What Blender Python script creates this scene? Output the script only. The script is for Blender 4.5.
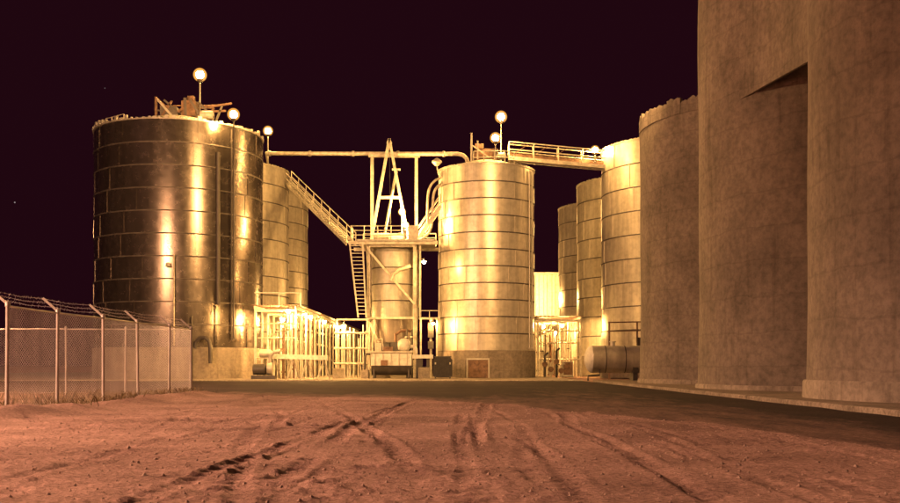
import bpy, math, random
import numpy as np
from mathutils import Vector, Matrix

random.seed(7)
rng = np.random.default_rng(11)
for o in list(bpy.data.objects):
    bpy.data.objects.remove(o)
SC = bpy.context.scene
COL = SC.collection
R = math.radians

# ------------------------------------------------------------------ camera
cam_d = bpy.data.cameras.new('camera')
cam_d.sensor_width = 36.0
cam_d.lens = 40.0
cam_d.shift_y = 0.1272
cam_d.clip_start = 0.1
cam_d.clip_end = 6000
cam = bpy.data.objects.new('camera', cam_d)
cam.location = (0, 0, 1.0)
cam.rotation_euler = (R(90), 0, 0)
COL.objects.link(cam)
SC.camera = cam

# ------------------------------------------------------------------ night sky
SKY = (0.0140, 0.0022, 0.0052)
world = bpy.data.worlds.new('World')
SC.world = world
world.use_nodes = True
nt = world.node_tree
nt.nodes.clear()
w_out = nt.nodes.new('ShaderNodeOutputWorld')
w_bg = nt.nodes.new('ShaderNodeBackground')
w_tc = nt.nodes.new('ShaderNodeTexCoord')
w_vo = nt.nodes.new('ShaderNodeTexVoronoi')
w_vo.inputs['Scale'].default_value = 34.0
w_lt = nt.nodes.new('ShaderNodeMath'); w_lt.operation = 'LESS_THAN'
w_lt.inputs[1].default_value = 0.022
w_sep = nt.nodes.new('ShaderNodeSeparateColor')
w_mag = nt.nodes.new('ShaderNodeMath'); w_mag.operation = 'POWER'
w_mag.inputs[1].default_value = 1.6
w_mul = nt.nodes.new('ShaderNodeMath'); w_mul.operation = 'MULTIPLY'
w_mul2 = nt.nodes.new('ShaderNodeMath'); w_mul2.operation = 'MULTIPLY'
w_mul2.inputs[1].default_value = 1.0
w_mix = nt.nodes.new('ShaderNodeMix'); w_mix.data_type = 'RGBA'
w_mix.inputs['A'].default_value = (*SKY, 1)
w_mix.inputs['B'].default_value = (0.75, 0.6, 0.6, 1)
L = nt.links.new
L(w_tc.outputs['Generated'], w_vo.inputs['Vector'])
L(w_vo.outputs['Distance'], w_lt.inputs[0])
L(w_vo.outputs['Color'], w_sep.inputs[0])
L(w_sep.outputs[0], w_mag.inputs[0])
L(w_mag.outputs[0], w_mul.inputs[0])
L(w_lt.outputs[0], w_mul.inputs[1])
L(w_mul.outputs[0], w_mul2.inputs[0])
L(w_mul2.outputs[0], w_mix.inputs['Factor'])
L(w_mix.outputs['Result'], w_bg.inputs['Color'])
w_bg.inputs['Strength'].default_value = 1.0
L(w_bg.outputs[0], w_out.inputs[0])

# faint last light of dusk
sun_d = bpy.data.lights.new('dusk_light', 'SUN')
sun_d.energy = 0.10
sun_d.angle = R(14)
sun_d.color = (1.0, 0.42, 0.34)
sun = bpy.data.objects.new('dusk_light', sun_d)
sun.rotation_euler = (R(62), 0, R(-38))
COL.objects.link(sun)

SC.view_settings.view_transform = 'Standard'
SC.view_settings.look = 'None'
SC.view_settings.exposure = 0.0
SC.view_settings.gamma = 1.0
SC.view_settings.use_curve_mapping = False
SC.cycles.use_denoising = True
SC.cycles.max_bounces = 6
SC.cycles.volume_bounces = 0
SC.cycles.sample_clamp_indirect = 4.0
SC.cycles.caustics_reflective = False
SC.cycles.caustics_refractive = False

SODIUM = (1.0, 0.52, 0.14)
FLOOD = (1.0, 0.50, 0.22)
FLOOD_NEAR = (1.0, 0.49, 0.29)

# ------------------------------------------------------------------ helpers
def W(px, py, d):
    """photograph pixel (900 wide) at depth d -> world point"""
    return Vector(((px - 450) * d / 1000.0, d, 1.0 + (366 - py) * d / 1000.0))

class MB:
    def __init__(s):
        s.v = []; s.f = []
    def add(s, vs, fs):
        n = len(s.v)
        s.v += [tuple(v) for v in vs]
        s.f += [tuple(i + n for i in f) for f in fs]
        return s
    def box(s, c, d, rz=0.0):
        cx, cy, cz = c; x, y, z = (k / 2 for k in d)
        ca, sa = math.cos(rz), math.sin(rz)
        vs = []
        for a in (-x, x):
            for b in (-y, y):
                for e in (-z, z):
                    vs.append((cx + a * ca - b * sa, cy + a * sa + b * ca, cz + e))
        return s.add(vs, [(0, 1, 3, 2), (4, 6, 7, 5), (0, 4, 5, 1), (2, 3, 7, 6), (0, 2, 6, 4), (1, 5, 7, 3)])
    def bar(s, p, q, w, h=None, up=(0, 0, 1)):
        h = h or w
        p, q = Vector(p), Vector(q)
        t = (q - p).normalized()
        u = t.cross(Vector(up))
        if u.length < 1e-3:
            u = t.cross(Vector((0, 1, 0)))
        u.normalize(); n = u.cross(t)
        vs = [e + u * a * w / 2 + n * b * h / 2 for e in (p, q) for a, b in ((-1, -1), (1, -1), (1, 1), (-1, 1))]
        return s.add(vs, [(3, 2, 1, 0), (4, 5, 6, 7), (0, 1, 5, 4), (1, 2, 6, 5), (2, 3, 7, 6), (3, 0, 4, 7)])
    def pipe(s, pts, r, n=8, cap=True):
        pts = [Vector(p) for p in pts]
        rs = r if isinstance(r, (list, tuple)) else [r] * len(pts)
        T = []
        for i in range(len(pts)):
            a = pts[max(i - 1, 0)]; b = pts[min(i + 1, len(pts) - 1)]
            T.append((b - a).normalized())
        u = T[0].orthogonal().normalized()
        vs = []; fs = []
        for i, p in enumerate(pts):
            u = (u - T[i] * u.dot(T[i])).normalized()
            w = T[i].cross(u)
            for k in range(n):
                a = 2 * math.pi * k / n
                vs.append(p + (u * math.cos(a) + w * math.sin(a)) * rs[i])
        for i in range(len(pts) - 1):
            for k in range(n):
                k2 = (k + 1) % n
                fs.append((i * n + k, i * n + k2, (i + 1) * n + k2, (i + 1) * n + k))
        if cap:
            fs.append(tuple(range(n - 1, -1, -1)))
            m = (len(pts) - 1) * n
            fs.append(tuple(range(m, m + n)))
        return s.add(vs, fs)
    def lathe(s, prof, c=(0, 0, 0), n=48, axis='z', wob=None, cap0=False, cap1=False):
        vs = []; fs = []
        for j, (r, z) in enumerate(prof):
            for k in range(n):
                a = 2 * math.pi * k / n
                rr = r + (wob(a, z) if wob else 0)
                if axis == 'z':
                    vs.append((c[0] + rr * math.cos(a), c[1] + rr * math.sin(a), c[2] + z))
                elif axis == 'x':
                    vs.append((c[0] + z, c[1] + rr * math.cos(a), c[2] + rr * math.sin(a)))
                else:
                    vs.append((c[0] + rr * math.sin(a), c[1] + z, c[2] + rr * math.cos(a)))
        for j in range(len(prof) - 1):
            for k in range(n):
                k2 = (k + 1) % n
                fs.append((j * n + k, j * n + k2, (j + 1) * n + k2, (j + 1) * n + k))
        if cap0: fs.append(tuple(range(n - 1, -1, -1)))
        if cap1:
            m = (len(prof) - 1) * n
            fs.append(tuple(range(m, m + n)))
        return s.add(vs, fs)
    def prism(s, poly, ext):
        """polygon (list of 3d points) extruded by vector ext"""
        n = len(poly); ext = Vector(ext)
        vs = [Vector(p) for p in poly] + [Vector(p) + ext for p in poly]
        fs = [tuple(range(n - 1, -1, -1)), tuple(range(n, 2 * n))]
        fs += [(i, (i + 1) % n, n + (i + 1) % n, n + i) for i in range(n)]
        return s.add(vs, fs)
    def mesh(s, name, mat, smooth=None, off=(0, 0, 0)):
        me = bpy.data.meshes.new(name)
        ox, oy, oz = off
        me.from_pydata([(x - ox, y - oy, z - oz) for x, y, z in s.v], [], s.f)
        me.materials.append(mat)
        if smooth is not None:
            me.polygons.foreach_set('use_smooth', [True] * len(me.polygons))
            me.set_sharp_from_angle(angle=R(smooth))
        me.update()
        return me
    def build(s, name, mat, parent=None, smooth=None):
        off = Vector((0, 0, 0)); p = parent
        while p is not None:
            off += p.location; p = p.parent
        me = s.mesh(name, mat, smooth, off)
        return link(name, me, parent)

def link(name, me, parent=None, loc=(0, 0, 0), rz=0.0):
    o = bpy.data.objects.new(name, me)
    COL.objects.link(o)
    o.location = loc
    o.rotation_euler = (0, 0, rz)
    if parent is not None:
        o.parent = parent
    return o

def tag(o, label, cat, group=None):
    o['label'] = label; o['category'] = cat
    if group: o['group'] = group
    return o

def thing(name, label, cat, loc=(0, 0, 0), group=None):
    o = bpy.data.objects.new(name, None)
    o.empty_display_size = 0.2
    COL.objects.link(o); o.location = loc
    return tag(o, label, cat, group)

def structure(o):
    o['kind'] = 'structure'; return o

# ------------------------------------------------------------------ materials
def nodes(m):
    m.use_nodes = True
    return m.node_tree, m.node_tree.nodes['Principled BSDF']

def coords(t, scale=(1, 1, 1), rand=True):
    tc = t.nodes.new('ShaderNodeTexCoord')
    mp = t.nodes.new('ShaderNodeMapping')
    mp.inputs['Scale'].default_value = scale
    t.links.new(tc.outputs['Object'], mp.inputs['Vector'])
    if rand:
        oi = t.nodes.new('ShaderNodeObjectInfo')
        mu = t.nodes.new('ShaderNodeMath'); mu.operation = 'MULTIPLY'
        mu.inputs[1].default_value = 57.0
        t.links.new(oi.outputs['Random'], mu.inputs[0])
        t.links.new(mu.outputs[0], mp.inputs['Location'])
    return mp.outputs['Vector']

def noise(t, vec, scale, detail=5, rough=0.6):
    n = t.nodes.new('ShaderNodeTexNoise')
    n.inputs['Scale'].default_value = scale
    n.inputs['Detail'].default_value = detail
    n.inputs['Roughness'].default_value = rough
    t.links.new(vec, n.inputs['Vector'])
    return n.outputs['Fac']

def ramp(t, fac, a, b, lo=0.35, hi=0.65):
    r = t.nodes.new('ShaderNodeValToRGB')
    r.color_ramp.elements[0].position = lo; r.color_ramp.elements[0].color = (*a, 1)
    r.color_ramp.elements[1].position = hi; r.color_ramp.elements[1].color = (*b, 1)
    t.links.new(fac, r.inputs[0])
    return r.outputs[0]

def mixc(t, fac, a, b, mode='MIX'):
    m = t.nodes.new('ShaderNodeMix'); m.data_type = 'RGBA'; m.blend_type = mode
    for k, v in (('Factor', fac), ('A', a), ('B', b)):
        if hasattr(v, 'is_linked') or hasattr(v, 'links'):
            t.links.new(v, m.inputs[k])
        else:
            m.inputs[k].default_value = v if k == 'Factor' else (*v, 1)
    return m.outputs['Result']

def bump(t, b, h, strength, dist):
    n = t.nodes.new('ShaderNodeBump')
    n.inputs['Strength'].default_value = strength
    n.inputs['Distance'].default_value = dist
    t.links.new(h, n.inputs['Height'])
    t.links.new(n.outputs[0], b.inputs['Normal'])

def g(c, k):
    return tuple(x * k for x in c)

def metal(name, base, metallic=0.6, rough=0.42, streak=1.0, dent=0.02, scale=1.0):
    m = bpy.data.materials.new(name); t, b = nodes(m)
    vs = coords(t, (1.3 * scale, 1.3 * scale, 0.10 * scale))
    v = coords(t, (scale, scale, scale))
    s1 = noise(t, vs, 1.6, 6)
    s2 = noise(t, v, 2.2, 6)
    c1 = ramp(t, s1, g(base, 1.0 - 0.42 * streak), g(base, 1.08), 0.38, 0.60)
    c2 = ramp(t, s2, (0.84, 0.83, 0.82), (1.04, 1.04, 1.04), 0.36, 0.58)
    t.links.new(mixc(t, 1.0, c1, c2, 'MULTIPLY'), b.inputs['Base Color'])
    b.inputs['Metallic'].default_value = metallic
    rr = t.nodes.new('ShaderNodeMapRange')
    rr.inputs['To Min'].default_value = rough - 0.05
    rr.inputs['To Max'].default_value = rough + 0.09
    t.links.new(s2, rr.inputs['Value'])
    t.links.new(rr.outputs[0], b.inputs['Roughness'])
    if dent:
        d = noise(t, v, 0.75, 3, 0.5)
        bump(t, b, d, 0.6, dent * 4)
    return m

def paint(name, base, rough=0.55, metallic=0.0, var=0.3, scale=3.0):
    m = bpy.data.materials.new(name); t, b = nodes(m)
    v = coords(t)
    s = noise(t, v, scale, 6, 0.65)
    t.links.new(ramp(t, s, g(base, 1 - var), g(base, 1 + var * 0.3), 0.35, 0.6), b.inputs['Base Color'])
    b.inputs['Roughness'].default_value = rough
    b.inputs['Metallic'].default_value = metallic
    bump(t, b, noise(t, v, scale * 8, 3), 0.2, 0.01)
    return m

def concrete(name, base, lift=1.25, dark=0.76):
    m = bpy.data.materials.new(name); t, b = nodes(m)
    v = coords(t); vs = coords(t, (1.5, 1.5, 0.09))
    big = noise(t, v, 0.45, 6, 0.65); fine = noise(t, v, 4.5, 6, 0.7)
    stv = noise(t, vs, 1.5, 6, 0.65)
    c = ramp(t, big, g(base, 0.72), g(base, 1.12), 0.36, 0.62)
    c = mixc(t, 1.0, c, ramp(t, stv, (dark, dark * 0.98, dark * 0.96), (1.05, 1.05, 1.05), 0.32, 0.46), 'MULTIPLY')
    c = mixc(t, 1.0, c, ramp(t, fine, (0.70, 0.70, 0.70), (1.1, 1.1, 1.1), 0.36, 0.60), 'MULTIPLY')
    b.inputs['Roughness'].default_value = 0.9
    # pour lines of the sliding form
    tc = t.nodes.new('ShaderNodeTexCoord'); sx = t.nodes.new('ShaderNodeSeparateXYZ')
    t.links.new(tc.outputs['Object'], sx.inputs[0])
    dv = t.nodes.new('ShaderNodeMath'); dv.operation = 'DIVIDE'; dv.inputs[1].default_value = lift
    t.links.new(sx.outputs['Z'], dv.inputs[0])
    ad = t.nodes.new('ShaderNodeMath'); ad.operation = 'MULTIPLY_ADD'
    ad.inputs[1].default_value = 0.5
    t.links.new(big, ad.inputs[0]); t.links.new(dv.outputs[0], ad.inputs[2])
    fr = t.nodes.new('ShaderNodeMath'); fr.operation = 'FRACT'; t.links.new(ad.outputs[0], fr.inputs[0])
    ls = t.nodes.new('ShaderNodeMath'); ls.operation = 'LESS_THAN'; ls.inputs[1].default_value = 0.05
    t.links.new(fr.outputs[0], ls.inputs[0])
    mu = t.nodes.new('ShaderNodeMath'); mu.operation = 'MULTIPLY'; mu.inputs[1].default_value = -0.25
    t.links.new(ls.outputs[0], mu.inputs[0])
    su = t.nodes.new('ShaderNodeMath'); su.operation = 'ADD'
    t.links.new(fine, su.inputs[0]); t.links.new(mu.outputs[0], su.inputs[1])
    bump(t, b, su.outputs[0], 0.5, 0.04)
    lf = t.nodes.new('ShaderNodeMath'); lf.operation = 'MULTIPLY'
    t.links.new(ls.outputs[0], lf.inputs[0]); t.links.new(fine, lf.inputs[1])
    t.links.new(mixc(t, lf.outputs[0], c, mixc(t, 1.0, c, (0.74, 0.73, 0.72), 'MULTIPLY')), b.inputs['Base Color'])
    return m

def soil(name, a, bcol, rough=0.95, s1=0.35, s2=9.0, bd=0.03, spec=0.2):
    m = bpy.data.materials.new(name); t, b = nodes(m)
    v = coords(t, rand=False)
    n1 = noise(t, v, s1, 7, 0.65); n2 = noise(t, v, s2, 6, 0.7)
    c = ramp(t, n1, a, bcol, 0.36, 0.62)
    c = mixc(t, 1.0, c, ramp(t, n2, (0.55, 0.52, 0.50), (1.2, 1.2, 1.2), 0.34, 0.64), 'MULTIPLY')
    t.links.new(c, b.inputs['Base Color'])
    b.inputs['Roughness'].default_value = rough
    b.inputs['Specular IOR Level'].default_value = spec
    bump(t, b, n2, 0.8, bd)
    return m

def emitter(name, col, strength):
    m = bpy.data.materials.new(name); m.use_nodes = True; t = m.node_tree
    t.nodes.clear()
    e = t.nodes.new('ShaderNodeEmission'); o = t.nodes.new('ShaderNodeOutputMaterial')
    e.inputs['Color'].default_value = (*col, 1); e.inputs['Strength'].default_value = strength
    t.links.new(e.outputs[0], o.inputs['Surface'])
    return m

M_BIN = metal('galvanised_bin', (0.20, 0.17, 0.155), 0.88, 0.24, 0.45, 0.003)
M_BINB = metal('galvanised_bin_weathered', (0.62, 0.57, 0.50), 0.45, 0.36, 0.35, 0.004)
M_BAND = metal('seam_steel', (0.16, 0.14, 0.13), 0.5, 0.55, 0.6, 0)
M_STEEL = metal('galvanised_steel', (0.55, 0.52, 0.47), 0.35, 0.45, 0.5, 0)
M_CONE = metal('dull_hopper_steel', (0.30, 0.25, 0.21), 0.3, 0.5, 0.8, 0)
M_DARK = metal('dark_steel', (0.09, 0.08, 0.075), 0.4, 0.5, 0.4, 0)
M_PIPE = paint('pale_pipe_paint', (0.62, 0.57, 0.48), 0.45, 0.1, 0.35)
M_WHITE = paint('white_paint', (0.72, 0.69, 0.62), 0.5, 0.0, 0.25)
M_BLACK = paint('black_paint', (0.035, 0.03, 0.03), 0.4, 0.0, 0.4)
M_RUST = paint('rusty_steel', (0.22, 0.13, 0.09), 0.7, 0.2, 0.5)
M_CONC = concrete('silo_concrete', (0.245, 0.205, 0.172))
M_CONC2 = concrete('foundation_concrete', (0.24, 0.20, 0.165), 0.8)
M_SKIRT = concrete('pale_plinth_concrete', (0.34, 0.29, 0.24), 0.9, 0.7)
M_DIRT = soil('packed_dirt', (0.30, 0.185, 0.160), (0.55, 0.355, 0.305), 0.95, 0.45, 16.0, 0.06)
M_ASPH = soil('worn_asphalt', (0.030, 0.019, 0.021), (0.058, 0.037, 0.037), 0.9, 0.25, 12.0, 0.06)
def drift(m):
    """dirt carried onto the road from its broken edge (vertex attribute 'drift')"""
    t = m.node_tree; b = t.nodes['Principled BSDF']
    old = b.inputs['Base Color'].links[0].from_socket
    at = t.nodes.new('ShaderNodeAttribute'); at.attribute_name = 'drift'
    n = noise(t, coords(t, (1.0, 0.22, 1.0), False), 1.6, 8, 0.72)
    ad = t.nodes.new('ShaderNodeMath'); ad.operation = 'ADD'
    t.links.new(at.outputs['Fac'], ad.inputs[0]); t.links.new(n, ad.inputs[1])
    mr = t.nodes.new('ShaderNodeMapRange'); mr.inputs['From Min'].default_value = 0.84; mr.inputs['From Max'].default_value = 1.22
    t.links.new(ad.outputs[0], mr.inputs['Value'])
    t.links.new(mixc(t, mr.outputs[0], old, ramp(t, noise(t, coords(t, rand=False), 9.0, 6, 0.7), (0.14, 0.085, 0.07), (0.34, 0.21, 0.175), 0.34, 0.64)), b.inputs['Base Color'])
drift(M_ASPH)
M_APRON = soil('apron_concrete', (0.26, 0.22, 0.18), (0.40, 0.34, 0.28), 0.9, 0.6, 8.0, 0.01)
M_GRASS = paint('dry_grass', (0.20, 0.15, 0.07), 0.8, 0.0, 0.5, 6.0)
M_WIRE = metal('fence_wire', (0.62, 0.58, 0.55), 0.35, 0.5, 0.3, 0)
M_STONE = paint('loose_stone', (0.46, 0.33, 0.27), 0.9, 0.0, 0.4)
M_LAMP = emitter('sodium_bulb', SODIUM, 1200.0)
M_LAMP_S = emitter('small_sodium_bulb', SODIUM, 2500.0)
M_LAMP_D = emitter('dim_sodium_bulb', SODIUM, 1100.0)
M_LAMP_T = emitter('tower_sodium_bulb', SODIUM, 3200.0)
M_GLOW = bpy.data.materials.new('added_lamp_glow'); M_GLOW.use_nodes = True  # emissive volume standing in for the glow around a lamp
_t = M_GLOW.node_tree; _t.nodes.clear()
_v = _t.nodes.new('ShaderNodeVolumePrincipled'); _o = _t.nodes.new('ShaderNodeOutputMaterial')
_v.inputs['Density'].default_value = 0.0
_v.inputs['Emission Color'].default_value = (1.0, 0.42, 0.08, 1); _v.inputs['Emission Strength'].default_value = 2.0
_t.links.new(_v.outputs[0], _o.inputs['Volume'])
M_YARD = emitter('yard_flood_lens', FLOOD_NEAR, 25000.0)
M_YARD2 = emitter('side_flood_lens', FLOOD, 6200.0)

# ------------------------------------------------------------------ ground, road, pavement
def vnoise(x, y, seed=0):
    xi = np.floor(x).astype(int); yi = np.floor(y).astype(int)
    xf = x - xi; yf = y - yi
    def h(a, b):
        n = (a * 374761393 + b * 668265263 + seed * 974711) & 0x7fffffff
        n = ((n ^ (n >> 13)) * 1274126177) & 0x7fffffff
        return ((n ^ (n >> 16)) & 0xffff) / 65535.0
    u = xf * xf * (3 - 2 * xf); v = yf * yf * (3 - 2 * yf)
    a = h(xi, yi); b = h(xi + 1, yi); c = h(xi, yi + 1); d = h(xi + 1, yi + 1)
    return (a * (1 - u) + b * u) * (1 - v) + (c * (1 - u) + d * u) * v

def fbm(x, y, seed=0, o=4):
    s = 0; k = 1.0; t = 0
    for i in range(o):
        s = s + k * vnoise(x, y, seed + i); t += k
        x = x * 2.03 + 17.1; y = y * 2.03 + 9.7; k *= 0.5
    return s / t

def road_near(x):
    """near edge of the dark road, as y for each x"""
    y = np.interp(x, [-70, -9.6, -3, 0, 1.6, 2.9, 4.6, 5.5, 6.6, 7.4], [38, 36.5, 33, 30, 27, 22.5, 15.5, 10.8, 3, -30])
    j = (fbm(np.asarray(x) * 0.9, np.zeros_like(x) + 3.3, 5, 4) - 0.5)
    return y + j * np.interp(x, [-70, 1, 4, 8], [4.0, 4.0, 9.0, 4.0])

TRACKS = []   # centre x at near, x at far, curvature, width, depth, y start, y end, side cleats
_r = random.Random(4)
for (xa, xb, cu, pair) in ((0.2, -0.5, 0.5, 1.7), (0.9, 0.1, 0.6, 1.75), (-1.5, -0.6, -0.4, 1.7), (2.6, 0.5, 1.0, 1.7), (0.2, 1.6, -0.4, 1.8), (3.4, 0.9, 0.9, 1.7),
                           (-5.4, -4.6, -0.8, 1.8), (-3.0, -8.2, 0.4, 1.8), (-1.4, -7.0, 0.7, 1.7), (4.6, 2.2, 0.9, 1.6), (-4.2, -2.0, -0.3, 1.8)):
    for off in (0, pair):
        TRACKS.append((xa + off, xb + off, cu, _r.uniform(0.085, 0.13), _r.uniform(0.012, 0.027), _r.uniform(3.5, 5), _r.uniform(32, 39)))

for k in range(16):     # faint older tyre marks between the main tracks
    xa = _r.uniform(-6.5, 4.8)
    TRACKS.append((xa, xa * 0.45 + _r.uniform(-1.2, 0.8), _r.uniform(-0.4, 0.6), _r.uniform(0.05, 0.08), _r.uniform(0.007, 0.013), _r.uniform(3.5, 9), _r.uniform(20, 34)))

def ground_h(x, y):
    near = np.clip((60 - y) / 40, 0, 1) * np.clip((y + 20) / 10, 0, 1)
    h = (fbm(x * 0.16, y * 0.16, 1, 3) - 0.5) * 0.10
    h += (fbm(x * 1.1, y * 1.1, 2, 4) - 0.5) * 0.035
    patch = np.clip(fbm(x * 0.35, y * 0.22, 8, 3) * 4 - 1.7, 0, 1)
    h += np.clip(fbm(x * 6.5, y * 6.5, 3, 3) - 0.50, 0, 1) * 0.12 * patch
    h += (fbm(x * 7.0, y * 6.0, 12, 3) - 0.5) * 0.030
    for i, (xa, xb, cu, wd, dp, ys, ye) in enumerate(TRACKS):
        s = (y - ys) / (ye - ys)
        xc = xa + (xb - xa) * s + cu * np.sin(np.clip(s, 0, 1) * math.pi) + (vnoise(y * 0.3, y * 0 + i, 40 + i) - 0.5) * 0.22
        m = np.clip(np.minimum(s, 1 - s) * 6, 0, 1) * np.clip(vnoise(y * 0.5, y * 0 + i * 3, 70 + i) * 2.4 - 0.3, 0, 1)
        dx = (x - xc) / wd
        groove = -np.exp(-(dx ** 6)) * dp
        berm = np.exp(-((np.abs(dx) - 1.35) / 0.32) ** 2) * dp * (0.25 + 1.1 * vnoise(x * 3.5, y * 2.5, 50 + i))
        cleat = np.exp(-(dx ** 6)) * np.clip(np.sin(y * 21 + np.abs(dx) * 3 + i) * 1.5, 0, 1) * dp * 0.9
        h += (groove + berm + cleat) * m
    # low bank along the fence
    h += np.exp(-((x + 8.6) / 0.55) ** 2) * np.clip((38 - y) / 4, 0, 1) * 0.16 * (0.4 + 1.2 * vnoise(y * 0.8, y * 0, 9))
    h *= near
    e = y - road_near(x)
    inside = np.clip((e + 1.2) / 1.2, 0, 1)
    h = h * (1 - inside) - 0.05 * inside
    edge = np.exp(-((e + 0.5) / 0.45) ** 2) * 0.05 * vnoise(x * 2.0, y * 2.0, 21)
    return np.where(e < 0.1, h + edge * near, np.minimum(h, -0.05))

def axis(stops):
    out = []
    for (a, b, st) in stops:
        n = max(1, int(round((b - a) / st)))
        out += list(np.linspace(a, b, n, endpoint=False))
    out.append(stops[-1][1])
    return np.array(out)

def grid_mesh(name, X, Y, Z, mat, smooth=True):
    ny, nx = X.shape
    co = np.stack([X, Y, Z], -1).reshape(-1, 3)
    i = np.arange(ny * nx).reshape(ny, nx)
    q = np.stack([i[:-1, :-1], i[:-1, 1:], i[1:, 1:], i[1:, :-1]], -1).reshape(-1, 4)
    me = bpy.data.meshes.new(name)
    me.vertices.add(len(co)); me.vertices.foreach_set('co', co.ravel().astype(np.float32))
    me.loops.add(q.size); me.loops.foreach_set('vertex_index', q.ravel().astype(np.int32))
    me.polygons.add(len(q))
    me.polygons.foreach_set('loop_start', np.arange(0, q.size, 4, dtype=np.int32))
    me.polygons.foreach_set('loop_total', np.full(len(q), 4, dtype=np.int32))
    me.update(calc_edges=True)
    me.polygons.foreach_set('use_smooth', [smooth] * len(q))
    me.materials.append(mat)
    return link(name, me)

ax = axis([(-2500, -200, 460), (-200, -40, 16), (-40, -13, 0.9), (-13, -3, 0.06), (-3, 5, 0.045), (5, 9.5, 0.07), (9.5, 40, 1.2), (40, 200, 16), (200, 2500, 460)])
ay = axis([(-600, -40, 112), (-40, 2, 3), (2, 6, 0.25), (6, 17, 0.05), (17, 30, 0.09), (30, 46, 0.25), (46, 80, 2), (80, 300, 20), (300, 3500, 400)])
GX, GY = np.meshgrid(ax, ay)
structure(grid_mesh('ground', GX, GY, ground_h(GX, GY), M_DIRT))

# dark asphalt road: broken near edge, runs past the silos and across in front of the bins
rx = axis([(-70, -14, 1.0), (-14, 8.86, 0.10)])
rn = road_near(rx)
tt = np.concatenate([np.linspace(0, 0.5, 90), np.linspace(0.52, 1.0, 30)])
RX = np.repeat(rx[None], len(tt), 0)
RY = rn[None] + (66.9 - rn[None]) * tt[:, None]
RZ = (fbm(RX * 0.3, RY * 0.3, 33, 3) - 0.5) * 0.04 + (fbm(RX * 2.2, RY * 2.2, 35, 3) - 0.5) * 0.035 + np.where(tt[:, None] == 0, -0.03, 0.0)
road = structure(grid_mesh('road', RX, RY, RZ, M_ASPH))
da = road.data.attributes.new('drift', 'FLOAT', 'POINT')
da.data.foreach_set('value', 0.62 * np.clip(1.0 - (RY - rn[None]) / np.sqrt(1 + np.interp(rx, [0, 2, 4, 6, 8], [0.2, 3, 7, 10, 12])[None] ** 2) / 7.0, 0, 1).ravel().astype(np.float32))

def slab(name, x0, x1, y0, y1, z1, mat, ch=0.03):
    b = MB()
    b.add([(x0, y0, -0.2), (x1, y0, -0.2), (x1, y1, -0.2), (x0, y1, -0.2),
           (x0, y0, z1 - ch), (x1, y0, z1 - ch), (x1, y1, z1 - ch), (x0, y1, z1 - ch),
           (x0 + ch, y0 + ch, z1), (x1 - ch, y0 + ch, z1), (x1 - ch, y1 - ch, z1), (x0 + ch, y1 - ch, z1)],
          [(0, 1, 5, 4), (1, 2, 6, 5), (2, 3, 7, 6), (3, 0, 4, 7), (4, 5, 9, 8), (5, 6, 10, 9), (6, 7, 11, 10), (7, 4, 8, 11), (8, 9, 10, 11)])
    return b
root = structure(thing('pavement', 'pale concrete apron in front of the steel bins', 'pavement')); del root['category']
for i in range(24):     # cast bays of the yard apron
    x0 = -62 + i * 3.0
    w = 3.0 if i < 23 else 1.9
    slab('bay', x0 + 0.012, x0 + w - 0.012, 66.95, 150, 0.05 + 0.012 * random.random(), M_APRON).build('paving_bay', M_APRON, root)
root = structure(thing('footpath', 'raised concrete kerb apron along the silo bases', 'footpath')); del root['category']
for i in range(14):
    y0 = 12 + i * 3.6
    slab('bay', 8.90 + random.uniform(-0.015, 0.015), 24, y0 + 0.012, y0 + 3.588, 0.12 + 0.01 * random.random(), M_APRON).build('kerb_bay', M_APRON, root)

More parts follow.
